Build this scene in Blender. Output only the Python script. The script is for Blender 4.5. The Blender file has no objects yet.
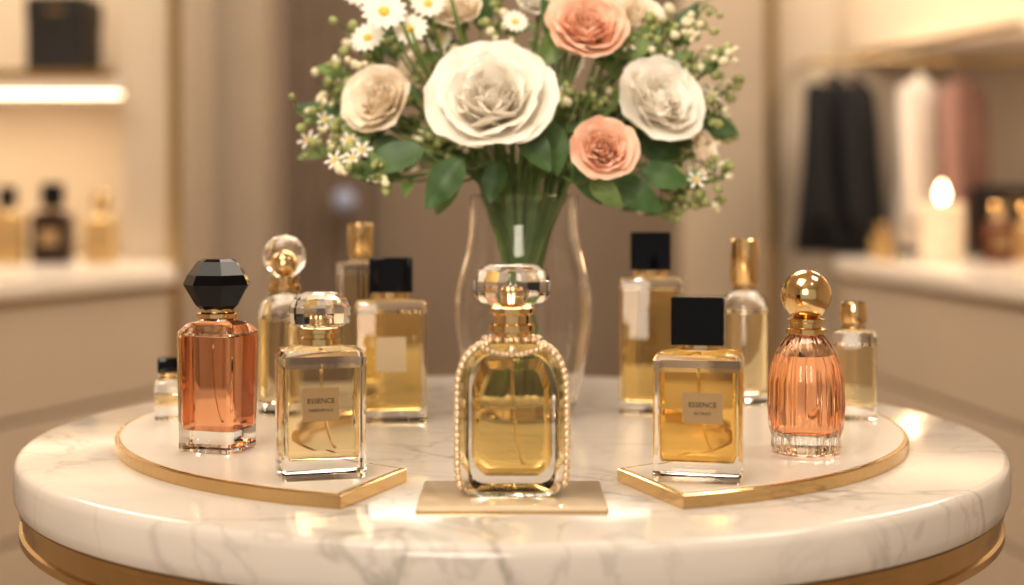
import bpy, math, random
from mathutils import Vector, Matrix, Quaternion
random.seed(7)
scene = bpy.context.scene
COL = scene.collection
scene.view_settings.view_transform = 'Standard'
scene.view_settings.look = 'None'
scene.view_settings.exposure = -0.2
scene.view_settings.gamma = 0.88
TZ = 0.90            # table top height
CZ = 1.0486          # camera height

# ---------------------------------------------------------------- materials
def mat_new(name):
    m = bpy.data.materials.new(name); m.use_nodes = True
    nt = m.node_tree
    return m, nt, nt.nodes["Principled BSDF"]

def simple(name, col, rough=0.5, metal=0.0, noise=0.06, nscale=20, coat=0.0, bump=0.0, sub=0.0, spec=0.5):
    m, nt, b = mat_new(name)
    b.inputs["Roughness"].default_value = rough
    b.inputs["Metallic"].default_value = metal
    b.inputs["Coat Weight"].default_value = coat
    b.inputs["Specular IOR Level"].default_value = spec
    tc = nt.nodes.new("ShaderNodeTexCoord")
    n = nt.nodes.new("ShaderNodeTexNoise"); n.inputs["Scale"].default_value = nscale; n.inputs["Detail"].default_value = 3
    nt.links.new(tc.outputs["Object"], n.inputs["Vector"])
    r = nt.nodes.new("ShaderNodeValToRGB")
    r.color_ramp.elements[0].position = 0.3; r.color_ramp.elements[1].position = 0.7
    r.color_ramp.elements[0].color = (*[c*(1-noise) for c in col], 1)
    r.color_ramp.elements[1].color = (*[min(1, c*(1+noise)) for c in col], 1)
    nt.links.new(n.outputs["Fac"], r.inputs["Fac"])
    nt.links.new(r.outputs["Color"], b.inputs["Base Color"])
    if sub:
        b.inputs["Subsurface Weight"].default_value = sub
        b.inputs["Subsurface Radius"].default_value = (0.01, 0.008, 0.006)
    if bump:
        bp = nt.nodes.new("ShaderNodeBump"); bp.inputs["Strength"].default_value = bump; bp.inputs["Distance"].default_value = 0.002
        nt.links.new(n.outputs["Fac"], bp.inputs["Height"]); nt.links.new(bp.outputs["Normal"], b.inputs["Normal"])
    return m

def glass(name, col=(1, 1, 1), ior=1.45, rough=0.0, haze=0.0, hcol=(1, 1, 1)):
    m = bpy.data.materials.new(name); m.use_nodes = True
    nt = m.node_tree; nt.nodes.clear()
    o = nt.nodes.new("ShaderNodeOutputMaterial"); g = nt.nodes.new("ShaderNodeBsdfGlass")
    g.inputs["Color"].default_value = (*col, 1); g.inputs["IOR"].default_value = ior; g.inputs["Roughness"].default_value = rough
    if haze:
        t = nt.nodes.new("ShaderNodeBsdfTranslucent"); t.inputs["Color"].default_value = (*hcol, 1)
        x = nt.nodes.new("ShaderNodeMixShader"); x.inputs[0].default_value = haze
        nt.links.new(g.outputs[0], x.inputs[1]); nt.links.new(t.outputs[0], x.inputs[2]); nt.links.new(x.outputs[0], o.inputs["Surface"])
    else:
        nt.links.new(g.outputs[0], o.inputs["Surface"])
    return m

def emis(name, col, s):
    m, nt, b = mat_new(name)
    b.inputs["Base Color"].default_value = (*col, 1)
    b.inputs["Emission Color"].default_value = (*col, 1); b.inputs["Emission Strength"].default_value = s
    return m

def marble(name, base, vein, scale=1.0):
    m, nt, b = mat_new(name)
    b.inputs["Roughness"].default_value = 0.13
    L = nt.links
    tc = nt.nodes.new("ShaderNodeTexCoord")
    mp = nt.nodes.new("ShaderNodeMapping"); mp.inputs["Scale"].default_value = (scale, scale*1.5, scale)
    mp.inputs["Rotation"].default_value = (0, 0.3, 0.6)
    L.new(tc.outputs["Object"], mp.inputs["Vector"])
    def vein_layer(sc, width, det, dist):
        n = nt.nodes.new("ShaderNodeTexNoise"); n.inputs["Scale"].default_value = sc; n.inputs["Detail"].default_value = det
        n.inputs["Distortion"].default_value = dist
        L.new(mp.outputs["Vector"], n.inputs["Vector"])
        s = nt.nodes.new("ShaderNodeMath"); s.operation = 'SUBTRACT'; s.inputs[1].default_value = 0.5
        L.new(n.outputs["Fac"], s.inputs[0])
        a = nt.nodes.new("ShaderNodeMath"); a.operation = 'ABSOLUTE'; L.new(s.outputs[0], a.inputs[0])
        mr = nt.nodes.new("ShaderNodeMapRange"); mr.inputs["From Min"].default_value = 0; mr.inputs["From Max"].default_value = width
        mr.inputs["To Min"].default_value = 1; mr.inputs["To Max"].default_value = 0
        L.new(a.outputs[0], mr.inputs["Value"])
        return mr.outputs["Result"]
    v1 = vein_layer(6.5, 0.026, 5, 0.8); v2 = vein_layer(14, 0.028, 6, 1.0)
    cl = nt.nodes.new("ShaderNodeTexNoise"); cl.inputs["Scale"].default_value = 5; cl.inputs["Detail"].default_value = 4
    L.new(mp.outputs["Vector"], cl.inputs["Vector"])
    mk = nt.nodes.new("ShaderNodeMapRange"); mk.inputs["From Min"].default_value = 0.36; mk.inputs["From Max"].default_value = 0.58
    L.new(cl.outputs["Fac"], mk.inputs["Value"])
    m1 = nt.nodes.new("ShaderNodeMath"); m1.operation = 'MULTIPLY'; L.new(v1, m1.inputs[0]); m1.inputs[1].default_value = 0.40
    m2 = nt.nodes.new("ShaderNodeMath"); m2.operation = 'MULTIPLY'; L.new(v2, m2.inputs[0]); m2.inputs[1].default_value = 0.24
    ad = nt.nodes.new("ShaderNodeMath"); ad.operation = 'ADD'; L.new(m1.outputs[0], ad.inputs[0]); L.new(m2.outputs[0], ad.inputs[1])
    mm = nt.nodes.new("ShaderNodeMath"); mm.operation = 'MULTIPLY'; L.new(ad.outputs[0], mm.inputs[0]); L.new(mk.outputs["Result"], mm.inputs[1])
    c3 = nt.nodes.new("ShaderNodeMath"); c3.operation = 'MULTIPLY_ADD'; L.new(mk.outputs["Result"], c3.inputs[0]); c3.inputs[1].default_value = 0.15
    L.new(mm.outputs[0], c3.inputs[2]); c3.use_clamp = True
    mix = nt.nodes.new("ShaderNodeMix"); mix.data_type = 'RGBA'
    mix.inputs[6].default_value = (*base, 1); mix.inputs[7].default_value = (*vein, 1)
    L.new(c3.outputs[0], mix.inputs[0]); L.new(mix.outputs[2], b.inputs["Base Color"])
    return m

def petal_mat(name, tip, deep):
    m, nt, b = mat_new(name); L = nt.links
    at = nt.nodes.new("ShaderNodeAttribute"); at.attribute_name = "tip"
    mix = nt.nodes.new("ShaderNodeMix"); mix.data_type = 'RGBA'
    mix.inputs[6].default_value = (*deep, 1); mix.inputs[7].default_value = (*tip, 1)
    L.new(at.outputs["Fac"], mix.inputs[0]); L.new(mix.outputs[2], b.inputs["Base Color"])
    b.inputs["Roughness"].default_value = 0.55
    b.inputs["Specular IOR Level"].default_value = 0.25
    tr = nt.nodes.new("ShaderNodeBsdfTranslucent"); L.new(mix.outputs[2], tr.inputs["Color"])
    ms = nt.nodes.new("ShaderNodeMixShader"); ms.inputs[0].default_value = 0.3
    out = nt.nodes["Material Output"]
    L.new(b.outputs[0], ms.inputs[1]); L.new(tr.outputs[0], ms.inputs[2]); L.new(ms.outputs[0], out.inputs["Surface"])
    return m

M = {}
M['glass'] = glass("clear_glass")
M['vglass'] = glass("vase_glass", ior=1.38)
M['tube'] = glass("dip_tube", (1, .95, .85), 1.1)
M['gold'] = simple("polished_gold", (0.86, 0.63, 0.33), 0.14, 1.0, 0.04)
M['goldb'] = simple("brushed_brass", (0.58, 0.41, 0.20), 0.24, 1.0, 0.06, 60)
M['pearl'] = simple("pearl_bead", (0.94, 0.78, 0.58), 0.2, 0.65, 0.05)
M['black'] = simple("black_lacquer", (0.003, 0.003, 0.004), 0.07, 0.0, 0.05, spec=0.3)
M['amber'] = glass("perfume_gold", (1.0, 0.875, 0.56), 0.93, 0, .03, (1, .84, .50))
M['pale'] = glass("perfume_pale", (1.0, 0.93, 0.75), 0.93, 0, .02, (1, .86, .60))
M['honey'] = glass("perfume_honey", (1.0, 0.84, 0.47), 0.93, 0, .04, (1, .76, .36))
M['orange'] = glass("perfume_orange", (0.99, 0.735, 0.56), 0.93, 0, .05, (1, .66, .48))
M['marble'] = marble("white_marble", (0.84, 0.79, 0.74), (0.30, 0.27, 0.25))
M['traytop'] = simple("tray_ivory", (0.86, 0.80, 0.74), 0.25, 0, 0.02)
M['counter'] = simple("counter_stone", (0.82, 0.75, 0.67), 0.2, 0, 0.03, 8)
M['label'] = simple("label_gold", (0.40, 0.27, 0.135), 0.45, 0.1, 0.03)
M['labelw'] = simple("label_ivory", (0.50, 0.39, 0.25), 0.5, 0, 0.03)
M['ink'] = simple("label_ink", (0.035, 0.02, 0.01), 0.5)
M['plate'] = simple("plate_champagne", (0.90, 0.76, 0.58), 0.12, 0.1, 0.03)
M['wall'] = simple("wall_plaster", (0.46, 0.375, 0.29), 0.8, 0, 0.03, 4)
M['wallL'] = simple("wall_panel_light", (0.56, 0.475, 0.38), 0.7, 0, 0.03, 4)
M['wallD'] = simple("wall_taupe", (0.26, 0.20, 0.148), 0.8, 0, 0.04, 4)
M['cab'] = simple("cabinet_lacquer", (0.54, 0.45, 0.36), 0.45, 0, 0.03, 3)
M['floor'] = simple("floor_stone", (0.34, 0.26, 0.19), 0.35, 0, 0.05, 3)
M['ceil'] = simple("ceiling_paint", (0.72, 0.65, 0.56), 0.9)
M['curtain'] = simple("curtain_cloth", (0.25, 0.19, 0.145), 0.9, 0, 0.06, 12)
M['drum'] = simple("table_drum", (0.58, 0.50, 0.40), 0.5, 0, 0.03)
M['led'] = emis("led_strip", (1.0, 0.84, 0.64), 6)
M['leaf'] = simple("leaf_green", (0.060, 0.125, 0.035), 0.5, 0, 0.35, 60)
M['leaf2'] = simple("leaf_light", (0.14, 0.21, 0.06), 0.5, 0, 0.3, 60)
M['stem'] = simple("stem_green", (0.13, 0.19, 0.05), 0.5, 0, 0.3, 50)
M['bud'] = simple("bud_green", (0.34, 0.37, 0.15), 0.5, 0, 0.2, 80)
M['cream'] = simple("blossom_cream", (0.76, 0.70, 0.50), 0.6, 0, 0.05, 60)
M['yellow'] = simple("daisy_eye", (0.75, 0.55, 0.10), 0.7, 0, 0.2, 300)
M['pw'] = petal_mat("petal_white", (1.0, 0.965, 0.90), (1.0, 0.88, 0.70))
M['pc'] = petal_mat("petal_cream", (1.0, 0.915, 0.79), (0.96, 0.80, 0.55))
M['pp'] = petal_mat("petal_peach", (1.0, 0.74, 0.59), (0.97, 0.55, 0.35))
M['cb'] = simple("cloth_black", (0.010, 0.010, 0.012), 0.9)
M['cw'] = simple("cloth_white", (0.72, 0.65, 0.59), 0.9)
M['cp'] = simple("cloth_pink", (0.34, 0.20, 0.17), 0.9)
M['box'] = simple("box_black", (0.012, 0.010, 0.009), 0.5)
M['wax'] = simple("candle_wax", (0.92, 0.80, 0.62), 0.5, sub=0.3)
M['flame'] = emis("candle_flame", (1.0, 0.76, 0.45), 25)

# ---------------------------------------------------------------- mesh helpers
def mk(name, V, F, mat, smooth=True, parent=None, loc=(0, 0, 0), rot=0.0, attr=None):
    me = bpy.data.meshes.new(name); me.from_pydata([tuple(v) for v in V], [], F); me.update()
    if attr is not None:
        a = me.attributes.new("tip", 'FLOAT', 'POINT'); a.data.foreach_set("value", attr)
    mats = mat if isinstance(mat, list) else [mat]
    for x in mats: me.materials.append(x)
    import bmesh
    bm = bmesh.new(); bm.from_mesh(me); bmesh.ops.recalc_face_normals(bm, faces=bm.faces); bm.to_mesh(me); bm.free()
    for p in me.polygons: p.use_smooth = smooth
    ob = bpy.data.objects.new(name, me); COL.objects.link(ob)
    ob.location = loc; ob.rotation_euler = (0, 0, rot)
    if parent: ob.parent = parent
    return ob

def autosmooth(ob, deg=35):
    me = ob.data
    for p in me.polygons: p.use_smooth = True
    import bmesh
    bm = bmesh.new(); bm.from_mesh(me)
    for e in bm.edges:
        if len(e.link_faces) == 2 and e.calc_face_angle(0) > math.radians(deg): e.smooth = False
        else: e.smooth = True
    bm.to_mesh(me); bm.free()
    return ob

def empty(name, loc=(0, 0, 0), rot=0.0):
    e = bpy.data.objects.new(name, None); e.empty_display_size = 0.02
    COL.objects.link(e); e.location = loc; e.rotation_euler = (0, 0, rot); return e

def loft(rings, cap=True):
    V = []; F = []; n = len(rings[0])
    for r in rings: V += r
    for i in range(len(rings)-1):
        for j in range(n):
            k = (j+1) % n
            F.append((i*n+j, i*n+k, (i+1)*n+k, (i+1)*n+j))
    if cap:
        F.append(tuple(range(n-1, -1, -1))); F.append(tuple((len(rings)-1)*n+j for j in range(n)))
    return V, F

def rr(hw, hd, rad, z, n=4, x0=0, y0=0):
    rad = min(rad, hw*0.999, hd*0.999); P = []
    for cx, cy, a0 in ((hw-rad, hd-rad, 0), (-hw+rad, hd-rad, 90), (-hw+rad, -hd+rad, 180), (hw-rad, -hd+rad, 270)):
        for i in range(n+1):
            a = math.radians(a0+90*i/n); P.append((x0+cx+rad*math.cos(a), y0+cy+rad*math.sin(a), z))
    return P

def circ(r, z, n=32, mod=None, x0=0, y0=0):
    P = []
    for i in range(n):
        a = 2*math.pi*i/n; q = r*(mod(a) if mod else 1); P.append((x0+q*math.cos(a), y0+q*math.sin(a), z))
    return P

def lathe(name, prof, mat, n=40, parent=None, loc=(0, 0, 0), rot=0, flat=False, mod=None, deg=35):
    V, F = loft([circ(r, z, n, mod) for r, z in prof])
    o = mk(name, V, F, mat, not flat, parent, loc, rot)
    if not flat: autosmooth(o, deg)
    return o

def rbox(name, secs, mat, parent=None, loc=(0, 0, 0), rot=0, n=4, deg=30, flat=False):
    V, F = loft([rr(hw, hd, rd, z, n) for hw, hd, rd, z in secs])
    o = mk(name, V, F, mat, True, parent, loc, rot)
    if flat:
        for p in o.data.polygons: p.use_smooth = False
    else: autosmooth(o, deg)
    return o

def bbox(name, x0, x1, y0, y1, z0, z1, mat, parent=None, bev=0.0):
    cx, cy = (x0+x1)/2, (y0+y1)/2; hw, hd = (x1-x0)/2, (y1-y0)/2
    if bev:
        secs = [(hw-bev, hd-bev, bev, 0), (hw, hd, bev, bev), (hw, hd, bev, z1-z0-bev), (hw-bev, hd-bev, bev, z1-z0)]
        return rbox(name, secs, mat, parent, (cx, cy, z0), n=2)
    V = [(sx*hw, sy*hd, z) for z in (0, z1-z0) for sx, sy in ((-1, -1), (1, -1), (1, 1), (-1, 1))]
    F = [(3, 2, 1, 0), (4, 5, 6, 7), (0, 1, 5, 4), (1, 2, 6, 5), (2, 3, 7, 6), (3, 0, 4, 7)]
    return mk(name, V, F, mat, False, parent, (cx, cy, z0))

def prism(name, pts, z0, z1, mat, parent=None, bev=0.0, loc=(0, 0, 0)):
    V, F = loft([[(x, y, z0) for x, y in pts], [(x, y, z1) for x, y in pts]])
    o = mk(name, V, F, mat, False, parent, loc)
    if bev:
        md = o.modifiers.new("bevel", 'BEVEL'); md.width = bev; md.segments = 3; md.limit_method = 'ANGLE'
    return o

def text(name, s, size, parent, loc, mat, rotz=0):
    c = bpy.data.curves.new(name, 'FONT'); c.body = s; c.size = size; c.align_x = 'CENTER'; c.align_y = 'CENTER'
    c.extrude = 0.00005; c.resolution_u = 2
    c.materials.append(mat)
    o = bpy.data.objects.new(name, c); COL.objects.link(o); o.parent = parent
    o.location = loc; o.rotation_euler = (math.pi/2, 0, rotz)
    return o

def bevel2(p, r, n=4):
    """round polygon corners with small radius"""
    out = []
    for i in range(len(p)):
        a = Vector(p[i-1]); b = Vector(p[i]); c = Vector(p[(i+1) % len(p)])
        d1 = min(r, (a-b).length*.45); d2 = min(r, (c-b).length*.45)
        s = b+(a-b).normalized()*d1; e = b+(c-b).normalized()*d2
        for k in range(n+1):
            t = k/n; out.append(tuple(s*(1-t)**2+b*2*t*(1-t)+e*t*t))
    return out

class Acc:
    def __init__(s): s.V = []; s.F = []; s.A = []
    def add(s, V, F, A=None):
        o = len(s.V); s.V += [tuple(v) for v in V]; s.F += [tuple(i+o for i in f) for f in F]
        s.A += (A if A is not None else [1.0]*len(V))
    def obj(s, name, mat, parent=None, smooth=True, loc=(0, 0, 0), rot=0):
        return mk(name, s.V, s.F, mat, smooth, parent, loc, rot, attr=s.A)

def ball(acc, c, r, n=8, m=6, sz=1.0, axis=None):
    V = []; F = []
    q = Vector((0, 0, 1)).rotation_difference(Vector(axis)) if axis is not None else None
    c = Vector(c)
    def P(x, y, z):
        v = Vector((x, y, z))
        if q: v = q @ v
        return c+v
    V.append(P(0, 0, -r*sz))
    for i in range(1, m):
        t = math.pi*i/m
        for j in range(n):
            a = 2*math.pi*j/n; V.append(P(r*math.sin(t)*math.cos(a), r*math.sin(t)*math.sin(a), -r*sz*math.cos(t)))
    V.append(P(0, 0, r*sz))
    for j in range(n):
        F.append((0, 1+(j+1) % n, 1+j))
        F.append((len(V)-1, 1+(m-2)*n+j, 1+(m-2)*n+(j+1) % n))
    for i in range(m-2):
        for j in range(n):
            k = (j+1) % n; F.append((1+i*n+j, 1+i*n+k, 1+(i+1)*n+k, 1+(i+1)*n+j))
    acc.add(V, F)

def tube(acc, pts, r0, r1=None, n=6):
    r1 = r0 if r1 is None else r1
    pts = [Vector(p) for p in pts]; rings = []
    prev = None
    for i, p in enumerate(pts):
        t = (pts[min(i+1, len(pts)-1)]-pts[max(i-1, 0)]).normalized()
        if prev is None:
            u = t.cross(Vector((0, 1, 0.13))).normalized()
        else: u = (prev-t*prev.dot(t)).normalized()
        prev = u; w = t.cross(u); r = r0+(r1-r0)*i/(len(pts)-1)
        rings.append([p+u*(r*math.cos(2*math.pi*j/n))+w*(r*math.sin(2*math.pi*j/n)) for j in range(n)])
    V, F = loft(rings); acc.add(V, F)

def bez(a, b, c, d, n=12):
    a, b, c, d = map(Vector, (a, b, c, d)); out = []
    for i in range(n+1):
        t = i/n; s = 1-t; out.append(a*s**3+b*3*s*s*t+c*3*s*t*t+d*t**3)
    return out

# ---------------------------------------------------------------- ROOM
bbox("floor", -2.5, 2.5, -2.5, 5.75, -0.1, 0, M['floor'])
bbox("ceiling", -2.5, 2.5, -2.5, 5.75, 2.8, 2.9, M['ceil'])
bbox("wall_back", -2.5, 2.5, 5.6, 5.75, 0, 2.8, M['wallD'])
bbox("wall_left", -2.5, -2.4, -2.5, 5.6, 0, 2.8, M['wallL'])
bbox("wall_right", 2.4, 2.5, -2.5, 5.6, 0, 2.8, M['wallL'])

# left wing
nl = empty("display_alcove")
bbox("back_panel", -2.4, -1.155, 4.72, 4.80, 0, 2.8, M['wallL'], nl)
bbox("divider", -1.17, -1.03, 4.28, 4.80, 0, 2.8, M['wallL'], nl)
bbox("brass_strip", -1.03, -0.998, 4.265, 4.29, 0, 2.8, M['goldb'], nl)
bbox("divider_return", -1.03, -1.0, 4.29, 4.80, 0, 2.8, M['wall'], nl)
sh = empty("wall_shelf")
bbox("board", -2.4, -1.172, 4.22, 4.72, 1.375, 1.44, M['counter'], sh)
bbox("led", -2.4, -1.18, 4.26, 4.30, 1.368, 1.376, M['led'], sh)
bbox("brass_edge", -2.4, -1.172, 4.212, 4.221, 1.415, 1.44, M['goldb'], sh)
bbox("partition_panel", -1.25, -0.86, 4.95, 5.6, 0, 2.8, M['wall'])
V = []; F = []
xs = [-0.86+0.34*i/136 for i in range(137)]
for i, x in enumerate(xs):
    y = 5.35+0.02*math.sin((x+0.9)*2*math.pi/0.068)
    V += [(x, y, 0.02), (x, y, 2.79)]
    if i: F.append((2*i-2, 2*i, 2*i+1, 2*i-1))
mk("curtain", V, F, M['curtain'])
bbox("column_panel", -0.54, 0.60, 5.45, 5.6, 0, 2.8, M['wallD'])
# right wing
bbox("wall_panel", 0.60, 0.90, 5.05, 5.6, 0, 2.8, M['wall'])
bbox("trim_1", 0.90, 0.935, 5.03, 5.6, 0, 2.8, M['goldb'])
bbox("wall_panel.001", 0.935, 1.16, 5.1, 5.6, 0, 2.8, M['wallL'])
bbox("wall_panel.002", 1.16, 2.4, 5.2, 5.6, 0, 2.8, M['wallL'])
s2 = empty("wall_shelf.001")
prism("board", [(1.27, 5.2), (1.567, 4.35), (2.4, 4.35), (2.4, 5.2)], 1.565, 1.60, M['counter'], s2)
prism("brass_edge", [(1.262, 5.2), (1.559, 4.34), (1.567, 4.35), (1.27, 5.2)], 1.580, 1.60, M['goldb'], s2)
prism("led", [(1.45, 5.19), (2.39, 5.19), (2.39, 5.15), (1.45, 5.15)], 1.601, 1.606, M['led'], s2)

def counter(nm, pts, dl):
    e = empty(nm)
    prism("slab", pts, 0.83, 0.872, M['counter'], e, 0.004)
    cx = sum(p[0] for p in pts)/len(pts); cy = sum(p[1] for p in pts)/len(pts)
    ins = [(cx+(x-cx)*0.965, cy+(y-cy)*0.965) for x, y in pts]
    prism("brass_reveal", [(cx+(x-cx)*0.958, cy+(y-cy)*0.958) for x, y in pts], 0.815, 0.83, M['goldb'], e)
    zs = [0.0, 0.27, 0.545, 0.815]
    for i in range(3):
        prism("drawer_row_%d" % (i+1), ins, zs[i]+0.006, zs[i+1]-0.006, M['cab'], e, 0.003)
    prism("core", [(cx+(x-cx)*0.95, cy+(y-cy)*0.95) for x, y in pts], 0.0, 0.815, M['wallD'], e)
    return e
counter("display_counter", [(-0.90, 3.82), (-1.03, 4.27), (-1.17, 4.27), (-1.17, 4.71), (-2.39, 4.71), (-2.39, 3.15), (-1.15, 3.15)], 0)
counter("display_counter.001", [(0.99, 4.32), (1.116, 3.06), (2.39, 3.06), (2.39, 5.19), (1.17, 5.19), (1.10, 4.95)], 0)

def gift_box(nm, x0, x1, y0, y1, z0, z1):
    e = empty(nm, ((x0+x1)/2, (y0+y1)/2, z0)); hw = (x1-x0)/2; hd = (y1-y0)/2; h = z1-z0
    rbox("base", [(hw*.97, hd*.97, .003, 0), (hw*.97, hd*.97, .003, h*.7)], M['box'], e)
    rbox("lid", [(hw, hd, .004, h*.68), (hw, hd, .004, h)], M['box'], e)
    bbox("label", -hw*.3, hw*.3, -hd-.001, -hd+.001, h*.78, h*.84, M['goldb'], e)
gift_box("gift_box", -1.49, -1.31, 4.35, 4.55, 1.441, 1.68)
gift_box("jewelry_box", 1.50, 1.68, 4.50, 4.65, 0.873, 1.10)

def bgbottle(nm, x, y, z, w, h, body, cap, capw=0.55, capH=0.27, round_=False):
    e = empty(nm, (x, y, z)); hw = w/2; bh = h*(1-capH-.05)
    if round_:
        lathe("body", [(hw*.9, 0), (hw, .01), (hw, bh*.8), (hw*.7, bh*.95), (hw*.35, bh)], body, 28, e)
    else:
        rbox("body", [(hw*.94, hw*.5, .006, 0), (hw, hw*.55, .008, .004), (hw, hw*.55, .008, bh*.93), (hw*.6, hw*.4, .006, bh)], body, e)
    lathe("collar", [(hw*.33, bh-.001), (hw*.33, h*(1-capH))], M['goldb'], 24, e)
    lathe("cap", [(hw*capw*.96, h*(1-capH)), (hw*capw, h*(1-capH)+.003), (hw*capw, h-.004), (hw*capw*.9, h)], cap, 24, e)
    bbox("label", -hw*.5, hw*.5, -hw*.55-.002 if not round_ else -hw-.001, -hw*.55 if not round_ else -hw+.004, bh*.35, bh*.65, M['label'], e)
bm_gold = simple("bg_bottle_gold", (0.55, 0.37, 0.16), 0.12, 0.2, 0.1)
bm_amb = simple("bg_bottle_amber", (0.16, 0.05, 0.015), 0.1, 0.1, 0.1)
bm_dark = simple("bg_bottle_dark", (0.04, 0.02, 0.012), 0.1, 0.1, 0.1)
bgbottle("perfume_bottle", -1.455, 4.1, .873, .095, .22, bm_gold, M['black'])
bgbottle("perfume_bottle", -1.325, 4.1, .873, .11, .23, bm_dark, M['black'], .6, .3)
bgbottle("perfume_bottle", -1.19, 4.12, .873, .085, .20, bm_gold, M['gold'])
bgbottle("perfume_bottle", 1.42, 4.15, .873, .085, .17, bm_amb, M['gold'], .5, .25)
bgbottle("perfume_bottle", 1.54, 4.25, .873, .08, .17, bm_gold, M['gold'])
bgbottle("perfume_bottle", 1.17, 4.5, .873, .07, .11, bm_gold, M['goldb'])
bgbottle("perfume_bottle", 1.13, 4.3, .873, .06, .08, bm_gold, M['goldb'], .8, .4, True)

# candle
e = empty("pillar_candle", (1.27, 4.2, .873))
lathe("wax", [(.062, 0), (.066, .004), (.066, .165), (.060, .171), (.030, .165), (.004, .163)], M['wax'], 36, e)
lathe("wick", [(.0025, .162), (.002, .181)], M['black'], 8, e)
lathe("flame", [(.003, .176), (.011, .186), (.014, .198), (.009, .215), (.002, .232)], M['flame'], 16, e)
pl = bpy.data.lights.new("candle_light", 'POINT'); pl.energy = 3.0; pl.color = (1, .65, .35); pl.shadow_soft_size = .02
o = bpy.data.objects.new("candle_light", pl); COL.objects.link(o); o.parent = e; o.location = (0, 0, .262)
# bluish light spot of unknown source, made as a small glowing ball
e = empty("blue_light_spot", (-0.62, 5.28, 1.056))
lathe("spot_backing", [(.03, -.03), (.032, 0), (.03, .03)], M['goldb'], 24, e)  # backing made up to hold the glowing ball
a = Acc(); ball(a, (0, -.03, 0), .043, 20, 14); a.obj("glow_ball", emis("blue_spot_glow", (.34, .37, .48), 0.22), e)

# clothes rail with garments
rack = empty("clothes_rail", (0, 0, 0))
a = Acc(); tube(a, [(1.0, 4.8, 1.525), (2.39, 4.8, 1.525)], .010, .010, 10)
tube(a, [(1.02, 4.8, 1.525), (1.02, 5.1, 1.525)], .008, .008, 8); a.obj("rail", M['goldb'], rack)

def garment(nm, x, y, zt, h, w, rot, mat, sleeve=True, seed=1):
    rnd = random.Random(seed); e = empty(nm, (x, y, zt), rot); a = Acc(); n = 64
    prof = [(0, .10, .06), (.02, .16, .08), (.05, .5, .14), (.085, .88, .20), (.12, 1.0, .23), (.3, .92, .26), (.55, .88, .27), (.8, .93, .30), (1, .97, .33)]
    rings = []; ph = rnd.random()*6
    for f, ww, dd in prof:
        ring = []
        for i in range(n):
            t = 2*math.pi*i/n; fold = 1+.22*f*math.sin(7*t+ph)+.13*f*math.sin(12*t+2*ph)
            ring.append((w/2*ww*math.cos(t)*(1+.06*f*math.sin(9*t+ph)), w/2*dd*2.0*math.sin(t)*fold, -f*h*(1-.02*math.cos(2*t))))
        rings.append(ring)
    V, F = loft(rings); a.add(V, F)
    if sleeve:
        for s in (-1, 1):
            tube(a, bez((s*w*.42, 0, -h*.10), (s*w*.53, 0, -h*.2), (s*w*.57, -.01, -h*.5), (s*w*.55, -.03, -h*.86)), .055*w/.4, .042*w/.4, 14)
    a.obj("cloth", mat, e)
    b = Acc(); tube(b, [(0, 0, -.01), (0, 0, .02), (.008, 0, .035), (.004, 0, .035), (-.006, 0, .034)], .0025, .0025, 6)
    tube(b, [(-w*.4, 0, -h*.075), (0, 0, -.01), (w*.4, 0, -h*.075)], .005, .005, 6); b.obj("hanger", M['goldb'], e)
garment("jacket", 1.085, 4.8, 1.478, .59, .32, 1.00, M['cb'], True, 1)
garment("jacket", 1.155, 4.8, 1.478, .59, .28, 1.15, M['cb'], True, 2)
garment("blouse", 1.375, 4.8, 1.478, .58, .28, 1.0, M['cw'], True, 3)
garment("blouse", 1.52, 4.8, 1.478, .58, .30, 1.0, M['cp'], True, 4)

# ---------------------------------------------------------------- TABLE
TC = (0.0, 0.92)
tb = empty("round_display_table", (TC[0], TC[1], 0))
R = .305
lathe("marble_top", [(R-.006, TZ-.026), (R-.002, TZ-.025), (R-.0005, TZ-.022), (R, TZ-.018), (R, TZ-.006), (R-.0008, TZ-.0028), (R-.0025, TZ-.0008), (R-.005, TZ)], M['marble'], 160, tb)
lathe("brass_band", [(R-.005, TZ-.046), (R-.0035, TZ-.045), (R-.0035, TZ-.041), (R-.0055, TZ-.040), (R-.0055, TZ-.031), (R-.0035, TZ-.030), (R-.0035, TZ-.0268), (R-.005, TZ-.026)], M['goldb'], 160, tb)
lathe("drum", [(.262, .05), (.262, TZ-.046)], M['drum'], 120, tb)
lathe("plinth", [(.24, 0), (.24, .05)], M['goldb'], 120, tb)

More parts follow.
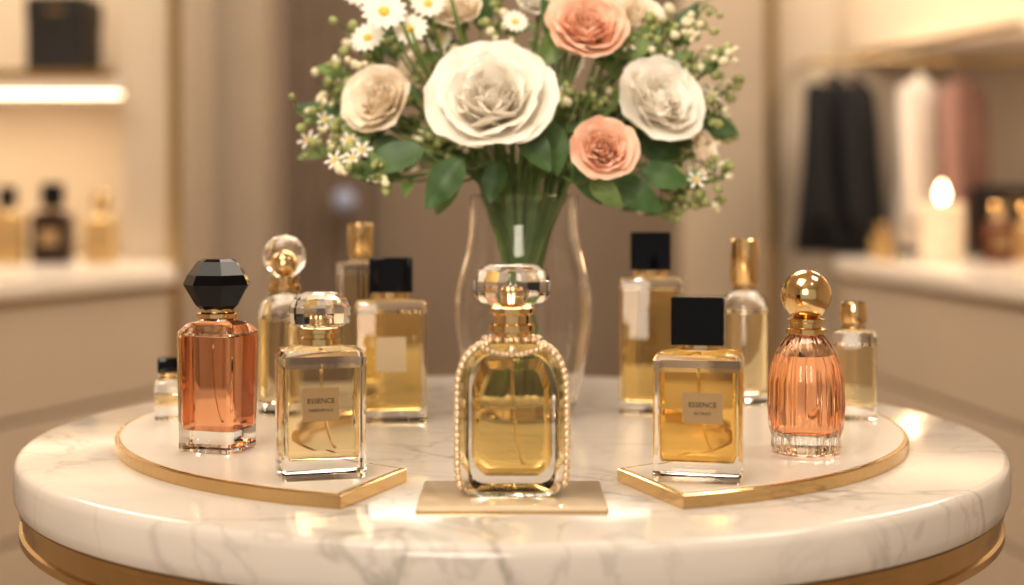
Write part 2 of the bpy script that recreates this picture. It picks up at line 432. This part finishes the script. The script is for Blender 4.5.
# trays (concentric curved risers)
TT = .0072
def tray(nm, s):
    e = empty(nm, (TC[0], TC[1], TZ))
    outer = []; inner = []
    a0 = math.atan2(-.234, .083); a1 = math.radians(24)
    for i in range(41):
        a = a0+(a1-a0)*i/40; outer.append((s*.2475*math.cos(a), .2475*math.sin(a)))
    b0 = math.atan2(-.165, .056)
    for i in range(31):
        f = i/30; a = b0+(a1-b0)*f; r = .174-(.174-.128)*min(1, f*1.6); inner.append((s*r*math.cos(a), r*math.sin(a)))
    pts = outer+inner[::-1]
    if s < 0: pts = pts[::-1]
    def off(pts, d):
        out = []; n = len(pts)
        for i in range(n):
            p0 = Vector(pts[i-1]); p = Vector(pts[i]); p1 = Vector(pts[(i+1) % n])
            t0 = (p-p0).normalized(); t1 = (p1-p).normalized()
            n0 = Vector((-t0.y, t0.x)); n1 = Vector((-t1.y, t1.x)); m = (n0+n1); m = m/max(.3, m.length_squared)*2
            out.append(tuple(p+m*d))
        return out
    V, F = loft([[(x, y, .0002) for x, y in pts], [(x, y, TT-.0006) for x, y in pts], [(x, y, TT) for x, y in off(pts, .0006)]])
    o = mk("brass_rim", V, F, M['gold'], False, e)
    p2 = off(pts, .0032)
    V, F = loft([[(x, y, TT-.0003) for x, y in p2], [(x, y, TT+.0003) for x, y in p2]])
    mk("ivory_inlay", V, F, M['traytop'], False, e)
tray("display_tray", -1); tray("display_tray", 1)
ZTR = TZ+TT+.0005

# centre plate
e = empty("display_plinth", (0, .709, TZ+.0002))
rbox("plate", [(.0457, .032, .001, .0012), (.0457, .032, .001, .0028), (.0452, .0315, .001, .0032)], M['plate'], e)
rbox("brass_base", [(.0460, .0323, .001, 0), (.0460, .0323, .001, .0014)], M['gold'], e)
ZPL = TZ+.0036

# ---------------------------------------------------------------- FEATURE BOTTLES
def diptube(par, z0, z1, bend=.008):
    a = Acc(); tube(a, bez((0, 0, z1), (0, 0, (z0+z1)/2), (bend*.4, 0, z0+.01), (bend, 0, z0+.002)), .0008, .0008, 8); a.obj("dip_tube", M['tube'], par)

# --- centre ornate bottle
cb = empty("ornate_perfume_bottle", (.0, .709, ZPL))
half = [(.0190, 0), (.0243, .0035), (.0260, .013), (.0260, .0570), (.0225, .0680), (.0130, .0750)]
out = half+[(-x, z) for x, z in half[::-1]]
outc = bevel2(out, .0055, 4)
C = (0, .037)
def xz(pts, s, y, sz):
    return [(x*s, y, C[1]+(z-C[1])*sz) for x, z in pts]
V, F = loft([xz(outc, s, y, sz) for s, sz, y in ((.82, .89, -.0152), (.84, .905, -.0152), (.97, .98, -.0105), (1, 1, -.0085), (1, 1, .0085), (.97, .98, .0105), (.84, .905, .0152), (.82, .89, .0152))])
autosmooth(mk("glass", V, F, M['glass'], True, cb), 20)
lq = [(.0130, .0105), (.0185, .0155), (.0196, .021), (.0196, .0545), (.0162, .0650), (.0135, .0680)]
lo = lq+[(-x, z) for x, z in lq[::-1]]
lo = bevel2(lo, .0014, 2)
V, F = loft([[(x*s, y, .038+(z-.038)*s) for x, z in lo] for s, y in ((.82, -.0120), (1, -.0080), (1, .0080), (.82, .0120))])
autosmooth(mk("liquid", V, F, M['amber'], True, cb), 20)
diptube(cb, .013, .067, .006)
lathe("neck", [(.0115, .0752), (.0122, .0758), (.0122, .0770), (.0090, .0776), (.0090, .080), (.0114, .0808), (.0114, .0840), (.0095, .0848), (.0095, .089), (.0115, .090), (.0115, .0925), (.009, .0935)], M['gold'], 40, cb)
lathe("cap_core", [(.0048, .0937), (.0048, .1015), (.0036, .1030)], M['gold'], 24, cb)
lathe("crystal_cap", [(.0105, .0936), (.0165, .0955), (.0192, .0990), (.0192, .1060), (.0172, .1110), (.0125, .1135), (.0110, .1140)], M['glass'], 16, cb, flat=True)
a = Acc()
per = [(x*1.035, C[1]+(z-C[1])*1.015) for x, z in bevel2(out, .007, 8)]
L = [0]
for i in range(len(per)):
    p, q = per[i], per[(i+1) % len(per)]; L.append(L[-1]+math.dist(p, q))
def at(d):
    for i in range(len(per)):
        if L[i+1] >= d:
            f = (d-L[i])/(L[i+1]-L[i]+1e-9); p, q = per[i], per[(i+1) % len(per)]; return (p[0]+(q[0]-p[0])*f, p[1]+(q[1]-p[1])*f)
    return per[0]
nb = int(L[-1]/.0034)
for k, (yy, rr_) in enumerate(((-.0085, .0020), (-.0051, .0019), (-.0017, .0019), (.0017, .0019), (.0051, .0019), (.0085, .0020))):
    for i in range(nb):
        x, z = at(L[-1]*(i+.5*(k % 2))/nb)
        if z < .004 or (abs(x) < .0120 and z > .06): continue
        ball(a, (x, yy, z), rr_, 8, 6)
for i in range(18):
    t = 2*math.pi*i/18; ball(a, (.0138*math.cos(t), .0138*math.sin(t)*.8, .0768), .0017, 8, 6)
for i in range(15):
    f = -1+2*i/14; ball(a, (.0165*f, -.0130-.002*(1-f*f), .0745-.0040*(1-f*f)), .0014, 8, 6)
ball(a, (0, -.0155, .0725), .0026, 10, 8)
a.obj("bead_trim", M['pearl'], cb)

# --- black gem cap orange bottle
b = empty("gem_cap_perfume_bottle", (-.168, .812, ZTR), math.radians(-20))
w, d = .0180, .0150
rbox("glass", [(w*.93, d*.93, .003, 0), (w, d, .004, .0015), (w*1.0, d*1.0, .004, .012), (w*1.06, d*1.06, .004, .062), (w*1.05, d*1.05, .004, .067), (w*.84, d*.84, .004, .0715), (.009, .009, .006, .0735), (.0085, .0085, .0083, .0755)], M['glass'], b)
rbox("liquid", [(w*.80, d*.80, .003, .012), (w*.84, d*.84, .003, .014), (w*.90, d*.90, .003, .062), (w*.86, d*.86, .003, .065)], M['orange'], b)
diptube(b, .014, .06, .006)
lathe("collar", [(.0105, .0745), (.0115, .0752), (.0115, .0775), (.0095, .0785), (.0095, .081)], M['gold'], 32, b)
V, F = loft([circ(r, z, 7) for r, z in ((.0095, .0795), (.0125, .082), (.0195, .0940), (.0170, .0995), (.0115, .1070), (.0085, .1085))])
mk("gem_cap", V, F, M['black'], False, b)

# --- crystal cap square bottle with label
def square_bottle(nm, loc, rot, w, d, h, liq, lab, labpos, t1, t2):
    b = empty(nm, loc, rot)
    rbox("glass", [(w*.94, d*.92, .002, 0), (w, d, .0022, .0012), (w, d, .0022, h-.0045), (w*.94, d*.93, .0022, h-.0015), (w*.55, d*.6, .003, h), (.0095, .0095, .009, h+.0005), (.0088, .0088, .0087, h+.003)], M['glass'], b, deg=20)
    rbox("liquid", [(w*.80, d*.76, .0018, .010), (w*.84, d*.80, .002, .0115), (w*.86, d*.82, .002, h-.0105), (w*.86, d*.82, .002, h-.0102)], liq, b, deg=20)
    diptube(b, .012, h-.009, .007)
    lw, lz0, lz1, lx = labpos
    bbox("label", lx-lw, lx+lw, -d-.0004, -d-.00003, lz0, lz1, lab, b)
    text("label_text", t1, .0036, b, (lx, -d-.0005, lz0+(lz1-lz0)*.60), M['ink'])
    text("label_text_small", t2, .0022, b, (lx, -d-.0005, lz0+(lz1-lz0)*.32), M['ink'])
    return b
b = square_bottle("square_perfume_bottle", (-.0993, .736, ZTR), math.radians(16), .0215, .0165, .0665, M['pale'], M['label'], (.0092, .030, .0470, -.002), "ESSENCE", "PARFUM N 5")
h = .0665
lathe("collar", [(.0095, h+.0005), (.0105, h+.001), (.0105, h+.004), (.0085, h+.0045), (.0085, h+.0065), (.0102, h+.007), (.0102, h+.0095), (.009, h+.010)], M['gold'], 36, b)
lathe("cap_core", [(.0042, h+.0102), (.0042, h+.0150), (.0032, h+.0160)], M['gold'], 24, b)
lathe("crystal_cap", [(.0115, h+.0101), (.0155, h+.012), (.0160, h+.016), (.0160, h+.0205), (.0140, h+.0245), (.0095, h+.0272), (.006, h+.028)], M['glass'], 14, b, flat=True)

b = square_bottle("square_perfume_bottle", (.0958, .728, ZTR), math.radians(-12), .0222, .0165, .0655, M['honey'], M['label'], (.0100, .030, .0455, .003), "ESSENCE", "EXTRAIT")
h = .0655
lathe("collar", [(.0108, h+.0005), (.0112, h+.001), (.0112, h+.0030), (.009, h+.0035)], M['gold'], 36, b)
rbox("square_cap", [(.0128, .0128, .0008, h+.0032), (.0132, .0132, .001, h+.0038), (.0132, .0132, .001, h+.0268), (.0126, .0126, .001, h+.0274)], M['black'], b)

# --- fluted dome bottle with gold ball
b = empty("fluted_perfume_bottle", (.166, .803, ZTR))
mod = lambda a_: 1+.045*abs(math.cos(8*a_))-.0225
lathe("glass", [(.0165, 0), (.0185, .001), (.0195, .004), (.0190, .009), (.0205, .014), (.0214, .026), (.0210, .040), (.0192, .050), (.0160, .058), (.0120, .0635), (.0098, .0655), (.0095, .068)], M['glass'], 128, b, mod=mod, deg=50)
lathe("liquid", [(.0145, .0120), (.0172, .0145), (.0186, .026), (.0182, .040), (.0165, .0490), (.0140, .0540), (.0138, .0543)], M['orange'], 64, b, deg=50)
diptube(b, .013, .053, .006)
lathe("collar", [(.0105, .0665), (.0115, .067), (.0115, .0695), (.0090, .0705), (.0090, .0730), (.0105, .0735), (.0105, .075), (.007, .076)], M['gold'], 36, b)
a = Acc(); ball(a, (0, 0, .0885), .0142, 32, 20); a.obj("ball_cap", M['gold'], b)

# --- rear bottles
b = empty("round_perfume_bottle", (-.152, .95, ZTR))
lathe("glass", [(.0155, 0), (.0172, .0015), (.0175, .006), (.0175, .066), (.0160, .073), (.0105, .079), (.0088, .081), (.0088, .084)], M['glass'], 48, b)
lathe("liquid", [(.0135, .008), (.0152, .010), (.0152, .062), (.0150, .0622)], M['pale'], 40, b)
lathe("collar", [(.0105, .0815), (.0112, .082), (.0112, .0855), (.0085, .0865), (.0085, .0890), (.010, .0895), (.010, .0915)], M['gold'], 32, b)
a = Acc(); ball(a, (0, 0, .1045), .0145, 24, 16); a.obj("crystal_ball_cap", M['glass'], b)
a = Acc(); ball(a, (0, 0, .1010), .0065, 16, 12); a.obj("cap_core", M['gold'], b)

def rear(nm, loc, rot, w, d, h, liq, capmat, capw, caph, lab=None, rnd=False, capround=False):
    b = empty(nm, loc, rot)
    if rnd:
        lathe("glass", [(w*.9, 0), (w, .0015), (w, h*.86), (w*.85, h*.94), (w*.5, h), (w*.5, h+.002)], M['glass'], 40, b)
        lathe("liquid", [(w*.8, .008), (w*.87, .010), (w*.87, h*.80), (w*.86, h*.802)], liq, 40, b)
    else:
        rbox("glass", [(w*.94, d*.92, .002, 0), (w, d, .0025, .0013), (w, d, .0025, h-.004), (w*.93, d*.93, .0025, h-.001), (w*.45, d*.55, .003, h), (.008, .008, .0078, h+.002)], M['glass'], b, deg=20)
        rbox("liquid", [(w*.82, d*.78, .002, .009), (w*.86, d*.82, .002, .0105), (w*.87, d*.83, .002, h-.010), (w*.87, d*.83, .002, h-.0098)], liq, b, deg=20)
    lathe("collar", [(capw*.8, h+.0005), (capw*.85, h+.001), (capw*.85, h+.0045), (capw*.7, h+.005)], M['gold'], 28, b)
    if capround:
        lathe("cap", [(capw*.95, h+.0046), (capw, h+.0055), (capw, h+caph-.001), (capw*.92, h+caph)], capmat, 32, b)
    else:
        rbox("cap", [(capw*.96, capw*.96, .001, h+.0046), (capw, capw, .0012, h+.0055), (capw, capw, .0012, h+caph-.001), (capw*.95, capw*.95, .001, h+caph)], capmat, b)
    if lab: bbox("label", -w*.42, w*.42, -d-.0005, -d-.00003, h*.42, h*.70, lab, b)
    return b
TZ2 = TZ+.0003
rear("tall_perfume_bottle", (-.0825, .965, TZ2), math.radians(6), .0240, .015, .083, M['amber'], M['black'], .0145, .028, M['labelw'])
rear("tall_perfume_bottle", (-.1145, 1.075, TZ2), math.radians(10), .0175, .014, .104, M['pale'], M['gold'], .0095, .028, None, False, True)
rear("tall_perfume_bottle", (.0977, 1.006, TZ2), math.radians(-4), .0215, .015, .096, M['amber'], M['black'], .0140, .031, None)
rear("slim_perfume_bottle", (.163, .997, ZTR), 0, .0165, .016, .079, M['pale'], M['gold'], .0098, .036, None, True, True)
rear("small_perfume_bottle", (.222, .925, ZTR), math.radians(-12), .0145, .010, .058, M['pale'], M['gold'], .0085, .018, None, False, True)
rear("small_perfume_bottle", (-.2235, .925, ZTR), math.radians(10), .0085, .007, .026, M['pale'], M['black'], .0065, .014, None)

# ---------------------------------------------------------------- VASE
VX, VY = .008, 1.0
vz = [(.031, 0), (.035, .002), (.038, .010), (.0415, .024), (.0450, .042), (.0475, .060), (.0480, .074), (.0470, .088), (.0442, .100), (.0412, .110), (.0392, .120), (.0382, .130), (.0378, .140), (.0377, .148), (.0382, .1525)]
inn = [(r-.0017, z) for r, z in vz if z > .008]
prof = vz+[(.0375, .1530)]+inn[::-1][1:]+[(.033, .009), (.0, .0085)]
V, F = loft([circ(max(r, 1e-5), z, 64) for r, z in prof], False)
n = 64; F.append(tuple(range(n-1, -1, -1)))
autosmooth(mk("glass_vase", V, F, M['vglass'], True, None, (VX, VY, TZ2)), 50)

# ---------------------------------------------------------------- BOUQUET
bq = empty("flower_bouquet", (0, 0, 0))
W = Acc(); CR = Acc(); PE = Acc(); LF = Acc(); LF2 = Acc(); ST = Acc(); BD = Acc(); BC = Acc(); YE = Acc(); DA = Acc()
FAC = 1/1422.0
def P3(px, py, Y): return Vector(((px-512)*FAC*Y, Y, CZ+(202-py)*FAC*Y))

def petal(acc, q, c, phi, L, w, a0, a1, a2, k, br, rnd, z0=0, tipk=1.0, base=0.0, ruff=1.0):
    nu, ns = 11, 11; V = []; A = []; F = []
    er = Vector((math.cos(phi), math.sin(phi), 0)); et = Vector((-math.sin(phi), math.cos(phi), 0))
    r = br; z = z0; ph = rnd.random()*6; prof = []
    for i in range(ns):
        s = i/(ns-1)
        t = a0+(a1-a0)*(s/.55) if s < .55 else a1+(a2-a1)*((s-.55)/.45)**1.5
        t = math.radians(t)
        prof.append((r, z, s, t)); r += math.sin(t)*L/(ns-1); z += math.cos(t)*L/(ns-1)
    for r, z, s, t in prof:
        W_ = w*(.25+.75*math.sin(min(1, s*1.35)*math.pi/2))*math.sqrt(max(.12, 1-max(0, (s-.62)/.42)**2.4))
        for j in range(nu):
            u = -1+2*j/(nu-1); x = u*W_
            ruf = ruff*(.045*L*s*s*math.sin(2.6*u+ph)+.022*L*s**3*math.sin(6*u+ph*2))
            drop = .08*L*(u*u)*s**2
            cup = k*x*x*(1-.4*s)
            nrm = er*(-math.cos(t))+Vector((0, 0, math.sin(t)))
            p = er*r+Vector((0, 0, z))+et*x+nrm*(cup+ruf)-(er*math.sin(t)+Vector((0, 0, math.cos(t))))*drop
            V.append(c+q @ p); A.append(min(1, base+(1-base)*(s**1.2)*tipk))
    for i in range(ns-1):
        for j in range(nu-1):
            F.append((i*nu+j, i*nu+j+1, (i+1)*nu+j+1, (i+1)*nu+j))
    acc.add(V, F, A)

def rose(acc, c, axis, R, seed, open_=1.0, dense=1.0):
    rnd = random.Random(seed); q = Vector((0, 0, 1)).rotation_difference(Vector(axis).normalized())
    lay = [(2, .70, .13, 8, 0, -12, .01, .3), (3, .72, .20, 14, 0, -8, .02, .3), (3, .74, .28, 20, 2, 0, .035, .3), (4, .76, .36, 28, 6, 12, .05, .4), (4, .79, .43, 38, 9, 20, .07, .45),
           (5, .83, .50, 48, 14, 32, .08, .55), (5, .88, .57, 58, 22, 50, .09, .65), (5, .97, .64, 70, 36, 74, .09, .8), (5, 1.04, .70, 80, 54, 94, .09, .85)]
    off = 0; cc = Vector(c)-q @ Vector((0, 0, R*.48))
    for i, (n, L, w, a0, a1, a2, br, bs) in enumerate(lay):
        off += 1.1
        for j in range(n):
            phi = off+2*math.pi*j/n+rnd.uniform(-.22, .22); jt = rnd.uniform(.90, 1.08)
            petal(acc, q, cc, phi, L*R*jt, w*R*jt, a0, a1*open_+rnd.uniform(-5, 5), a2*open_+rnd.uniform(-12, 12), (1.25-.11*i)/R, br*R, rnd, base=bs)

def daisy(c, axis, R, seed, acc=DA, n=14):
    rnd = random.Random(seed); q = Vector((0, 0, 1)).rotation_difference(Vector(axis).normalized())
    for j in range(n):
        petal(acc, q, Vector(c), 2*math.pi*j/n, R, R*.19, 78, 84, 96, .5/R, R*.1, rnd, base=.8)
    ball(YE, Vector(c)+q @ Vector((0, 0, R*.06)), R*.27, 12, 8, .6, q @ Vector((0, 0, 1)))

def leaf(acc, p, d, L, w, up=(0, -1, .4), bend=.25, fold=.25):
    d = Vector(d).normalized(); up = Vector(up); side = d.cross(up).normalized(); nr = side.cross(d).normalized()
    ns, nu = 12, 7; V = []; F = []
    for i in range(ns):
        s = i/(ns-1); ww = w*math.sin(math.pi*min(1, s*.97+.02)**.8)**.85 if 0 < s < 1 else w*.03
        c = Vector(p)+d*(L*s)-nr*(bend*L*s*s)
        for j in range(nu):
            u = -1+2*j/(nu-1); V.append(c+side*(u*ww)+nr*(abs(u)*ww*fold+.04*w*math.sin(s*14+u)))
    for i in range(ns-1):
        for j in range(nu-1): F.append((i*nu+j, i*nu+j+1, (i+1)*nu+j+1, (i+1)*nu+j))
    acc.add(V, F)

NECK = Vector((VX, VY, TZ+.150))
def stem(to, r=.0016, ang=None):
    to = Vector(to); rnd = random
    dx = max(-.027, min(.027, (to.x-VX)*.34+rnd.uniform(-.010, .010))); dy = max(-.014, min(.014, (to.y-VY)*.25+rnd.uniform(-.014, .014)))
    nk = NECK+Vector((dx, dy, 0))
    bt = Vector((VX-dx*.75+rnd.uniform(-.007, .007), VY-dy*.7, TZ+.014))
    tube(ST, bez(bt, bt*.4+nk*.6, nk-(to-nk)*.12, nk, 8)+bez(nk, nk+Vector((0, 0, .03))+(nk-bt)*.1, to-(to-nk)*.3-Vector((0, 0, .012)), to, 10)[1:], r, r*.75, 7)

def put_rose(acc, px, py, Y, dia_px, axis, seed, open_=1.0):
    c = P3(px, py, Y); R_ = dia_px*FAC*Y/2
    rose(acc, c, axis, R_, seed, open_)
    ax = Vector(axis).normalized(); stem(c-ax*R_*.45, .0022)
    for k in range(4):
        t = k*math.pi/2+.4; leaf(LF2, c-ax*R_*.5, Vector((math.cos(t), .2, math.sin(t)*.6)), R_*.6, R_*.12)
put_rose(W, 490, 94, .93, 132, (-.10, -.86, .52), 3, .92)
put_rose(PE, 588, 24, .96, 84, (.10, -.86, .50), 5, .85)
put_rose(PE, 605, 148, .92, 70, (.12, -1, .22), 8, .8)
put_rose(W, 662, 98, .96, 96, (.40, -.84, .44), 11, .9)
put_rose(CR, 376, 98, .96, 80, (-.45, -.84, .36), 12, .9)
put_rose(CR, 706, 150, .98, 46, (.8, -.6, .2), 14, .8)
put_rose(CR, 458, 8, .98, 54, (-.2, -.8, .6), 15, .8)
put_rose(CR, 640, 14, 1.0, 58, (.3, -.8, .6), 16, .8)
put_rose(W, 540, -8, 1.0, 60, (0, -.8, .6), 17, .8)
put_rose(CR, 424, 66, 1.02, 54, (-.3, -.8, .5), 18, .8)
put_rose(CR, 650, 60, 1.04, 60, (.4, -.8, .5), 19, .8)
put_rose(W, 556, 60, 1.02, 60, (.2, -.8, .5), 20, .8)
for i, (px, py, Y, d_) in enumerate(((384, 12, .95, 44), (410, 30, .96, 36), (368, 38, .98, 34), (428, 4, .97, 34), (362, -8, 1.0, 36), (440, 40, 1.0, 28), (515, 22, .97, 26))):
    c = P3(px, py, Y); ax = (random.uniform(-.4, .3), -.85, .5); daisy(c, ax, d_*FAC*Y/2, 30+i); stem(c, .0011)

def sprig(px, py, Y, n=16, spread=30, mat=None, big=4.6, fr=.55):
    tip = P3(px, py, Y)
    stem(tip, .0010)
    for k in range(n):
        f = k/(n-1)
        o = tip-(tip-NECK)*(1-f)*.28
        d = Vector((random.uniform(-1, 1), random.uniform(-.8, .6), random.uniform(-.5, 1))).normalized()
        ln = spread*FAC*Y*random.uniform(.35, 1)*(1-.35*f); e_ = o+d*ln
        tube(ST, [o, (o+e_)/2+Vector((0, 0, .002)), e_], .0006, .0005, 5)
        acc = BD if random.random() < .62 else BC
        r_ = big*FAC*Y*random.uniform(.7, 1.2)
        ball(acc, e_, r_, 8, 7, random.uniform(1.0, 1.35), d)
        if random.random() < .6:
            ball(acc, e_+Vector((random.uniform(-1, 1), random.uniform(-1, 1), random.uniform(-1, 1)))*r_*1.8, r_*.8, 8, 6, 1.1, d)
    for kk in range(2):
        leaf(LF2, tip-(tip-NECK)*(.2+.12*kk), Vector((random.uniform(-1, 1), -.3, random.uniform(-.3, .8))), 32*FAC*Y, 7*FAC*Y)
for s in ((296, 112, .97), (312, 150, .96), (335, 62, .98), (350, 172, .93), (332, 134, 1.02), (340, 92, 1.0), (400, -15, 1.0), (500, -10, .98), (700, 28, .98),
          (722, 56, .99), (735, 84, 1.02), (696, 58, 1.0), (724, 178, .98), (712, 205, 1.0), (672, 22, .99), (345, 30, 1.0), (735, 128, 1.03), (560, 100, 1.0), (430, 140, .98), (615, 75, 1.0),
          (320, 85, 1.0), (718, 110, 1.0), (705, 5, 1.0), (430, 35, 1.0), (420, 125, 1.0), (560, 30, 1.02), (580, 95, .98)):
    sprig(*s)
for (px, py, Y) in ((352, 158, .93), (335, 160, .94), (362, 150, .95), (350, 140, .97), (372, 172, .95), (628, 44, .99), (712, 95, 1.0), (560, 95, .98), (696, 180, .97), (716, 168, .99), (325, 120, .97), (308, 140, .97)):
    c = P3(px, py, Y); daisy(c, (random.uniform(-.6, .6), -.7, .5), 11*FAC*Y, px, DA, 6); stem(c, .0009)
for (px, py, Y, dx, dz, Lp, wp, bend, m) in (
    (462, 158, .93, -.75, -1, 62, 17, .15, 0), (425, 150, .95, -1, -.25, 75, 17, .2, 0), (400, 140, .97, -1, -.45, 62, 14, .2, 0),
    (455, 175, .96, -.5, -1, 44, 13, .1, 1), (520, 125, .93, .6, -.9, 56, 15, .1, 0), (548, 120, .95, .2, -1, 58, 16, .1, 0), (575, 160, .95, .5, -.8, 52, 15, .1, 0),
    (610, 180, .95, 1, -.55, 62, 16, .2, 0), (640, 170, .96, 1, -.25, 52, 14, .2, 0), (590, 178, .93, .9, -.8, 44, 12, .15, 1),
    (540, 65, .98, .7, .9, 60, 14, .1, 1), (560, 50, .99, -.3, 1, 55, 13, .1, 0), (620, 60, .99, .8, .7, 58, 13, .1, 1), (420, 100, .99, -.9, .3, 60, 14, .1, 0),
    (350, 75, 1.0, -.8, .2, 36, 9, .1, 1), (330, 150, 1.0, -.9, -.2, 34, 8, .1, 1), (700, 75, 1.0, .7, .7, 44, 10, .1, 1), (672, 45, 1.0, .5, .9, 50, 11, .1, 0),
    (440, 35, 1.0, -.3, 1, 50, 12, .1, 1), (480, 30, 1.02, .1, 1, 60, 13, .1, 0), (500, 160, .97, -.2, -.8, 45, 13, .1, 0), (690, 120, 1.02, 1, -.2, 50, 12, .2, 0),
    (400, 60, 1.03, -.5, .8, 60, 15, .1, 0), (350, 120, 1.03, -1, .3, 55, 13, .1, 0), (640, 130, 1.0, .6, -.6, 60, 16, .1, 0), (600, 70, 1.03, .5, .5, 60, 15, .1, 0), (450, 60, 1.03, -.3, .6, 60, 15, .1, 0),
    (400, 175, .97, -.9, .1, 55, 13, .15, 1), (380, 60, 1.0, -.4, .9, 40, 10, .1, 1), (610, 110, 1.0, .8, -.3, 55, 15, .1, 0), (570, 125, 1.0, .1, -1, 50, 15, .1, 0)):
    p = P3(px, py, Y); leaf(LF2 if m else LF, p, (dx, -.15, -0+dz), Lp*FAC*Y, wp*FAC*Y, bend=bend, up=(random.uniform(-.4, .4), -1, random.uniform(.1, .6)))
    stem(p, .0011)
for i in range(30):
    a_ = random.uniform(-1, 1); stem(NECK+Vector((a_*.10, random.uniform(-.06, .05), random.uniform(.05, .14))), random.uniform(.0011, .0019))
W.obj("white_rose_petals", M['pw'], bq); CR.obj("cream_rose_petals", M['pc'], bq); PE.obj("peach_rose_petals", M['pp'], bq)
LF.obj("leaves_dark", M['leaf'], bq); LF2.obj("leaves_light", M['leaf2'], bq); ST.obj("stems", M['stem'], bq)
BD.obj("green_buds", M['bud'], bq); BC.obj("cream_buds", M['cream'], bq); YE.obj("daisy_centres", M['yellow'], bq); DA.obj("daisy_petals", M['pw'], bq)

# ---------------------------------------------------------------- LIGHTS
def area(nm, loc, size, energy, col, target=None, sy=None):
    l = bpy.data.lights.new(nm, 'AREA'); l.energy = energy; l.color = col; l.size = size
    if sy: l.shape = 'RECTANGLE'; l.size_y = sy
    o = bpy.data.objects.new(nm, l); COL.objects.link(o); o.location = loc
    if target is not None:
        o.rotation_euler = (Vector(target)-Vector(loc)).to_track_quat('-Z', 'Y').to_euler()
    return o
def spot(nm, loc, target, energy, ang, col, rad=.04, blend=.6):
    l = bpy.data.lights.new(nm, 'SPOT'); l.energy = energy; l.color = col; l.spot_size = math.radians(ang); l.spot_blend = blend; l.shadow_soft_size = rad
    o = bpy.data.objects.new(nm, l); COL.objects.link(o); o.location = loc
    o.rotation_euler = (Vector(target)-Vector(loc)).to_track_quat('-Z', 'Y').to_euler()
WARM = (1.0, .88, .73)
area("added_key_area", (-.5, .35, 2.55), .8, 13, WARM, (0, .9, .9))  # unseen softbox added as key light and for glass reflections
area("added_side_area", (1.0, .9, 2.5), .5, 9, WARM, (0, .9, .9))  # unseen area light added above the right of the table
area("added_front_fill", (-.5, -1.7, 1.75), .9, 36, WARM, (0, .9, 1.1))  # fill added behind the camera to brighten roses and bottles
area("added_rear_area", (0, 2.2, 2.7), .9, 15, WARM, (0, 1.2, .9))  # unseen area light added above and behind the table
area("added_room_area", (0, 3.9, 2.75), 1.4, 52, WARM)  # unseen area light added to brighten the background
area("added_left_area", (-1.7, 3.6, 2.75), .8, 28, WARM)  # unseen light added for the left of the background
area("added_right_area", (1.7, 3.8, 2.75), .8, 30, WARM)  # same kind of added light for the background on the right
area("shelf_light", (-1.75, 4.35, 1.36), 1.1, 5, (1, .82, .58), None, .08)
area("niche_light", (-1.75, 4.35, 2.1), 1.1, 3.5, (1, .82, .58), (-1.75, 4.7, 1.6), .08)
area("shelf_light_right", (1.85, 4.9, 2.2), .9, 6, (1, .82, .58), (1.85, 5.2, 1.7), .08)
spot("added_flower_spot", (-.25, -1.3, 2.35), (.01, .95, 1.165), 130, 10.5, (1, .90, .78), .07, .5)  # narrow spot added to whiten the roses, its source unseen
spot("added_sparkle_spot_left", (-.8, -.3, 2.6), (-.1, .75, .93), 14, 22, (1, .86, .66), .03)  # small spot added for sparkle on glass and gold
spot("added_sparkle_spot_right", (.8, -.3, 2.6), (.1, .75, .93), 14, 22, (1, .86, .66), .03)  # second added spot, for crisp glints from the other side

w = bpy.data.worlds.new("world"); scene.world = w; w.use_nodes = True
bg = w.node_tree.nodes["Background"]; bg.inputs[0].default_value = (1.0, .89, .76, 1); bg.inputs[1].default_value = 0.6

# ---------------------------------------------------------------- CAMERA
cam = bpy.data.cameras.new("camera"); co = bpy.data.objects.new("camera", cam); COL.objects.link(co)
co.location = (0, 0, CZ); co.rotation_euler = (math.pi/2, 0, 0)
cam.lens = 50; cam.sensor_width = 36; cam.sensor_fit = 'HORIZONTAL'; cam.shift_y = -0.0884
cam.clip_start = .02; cam.clip_end = 50
cam.dof.use_dof = True; cam.dof.focus_distance = .78; cam.dof.aperture_fstop = 3.9
scene.camera = co
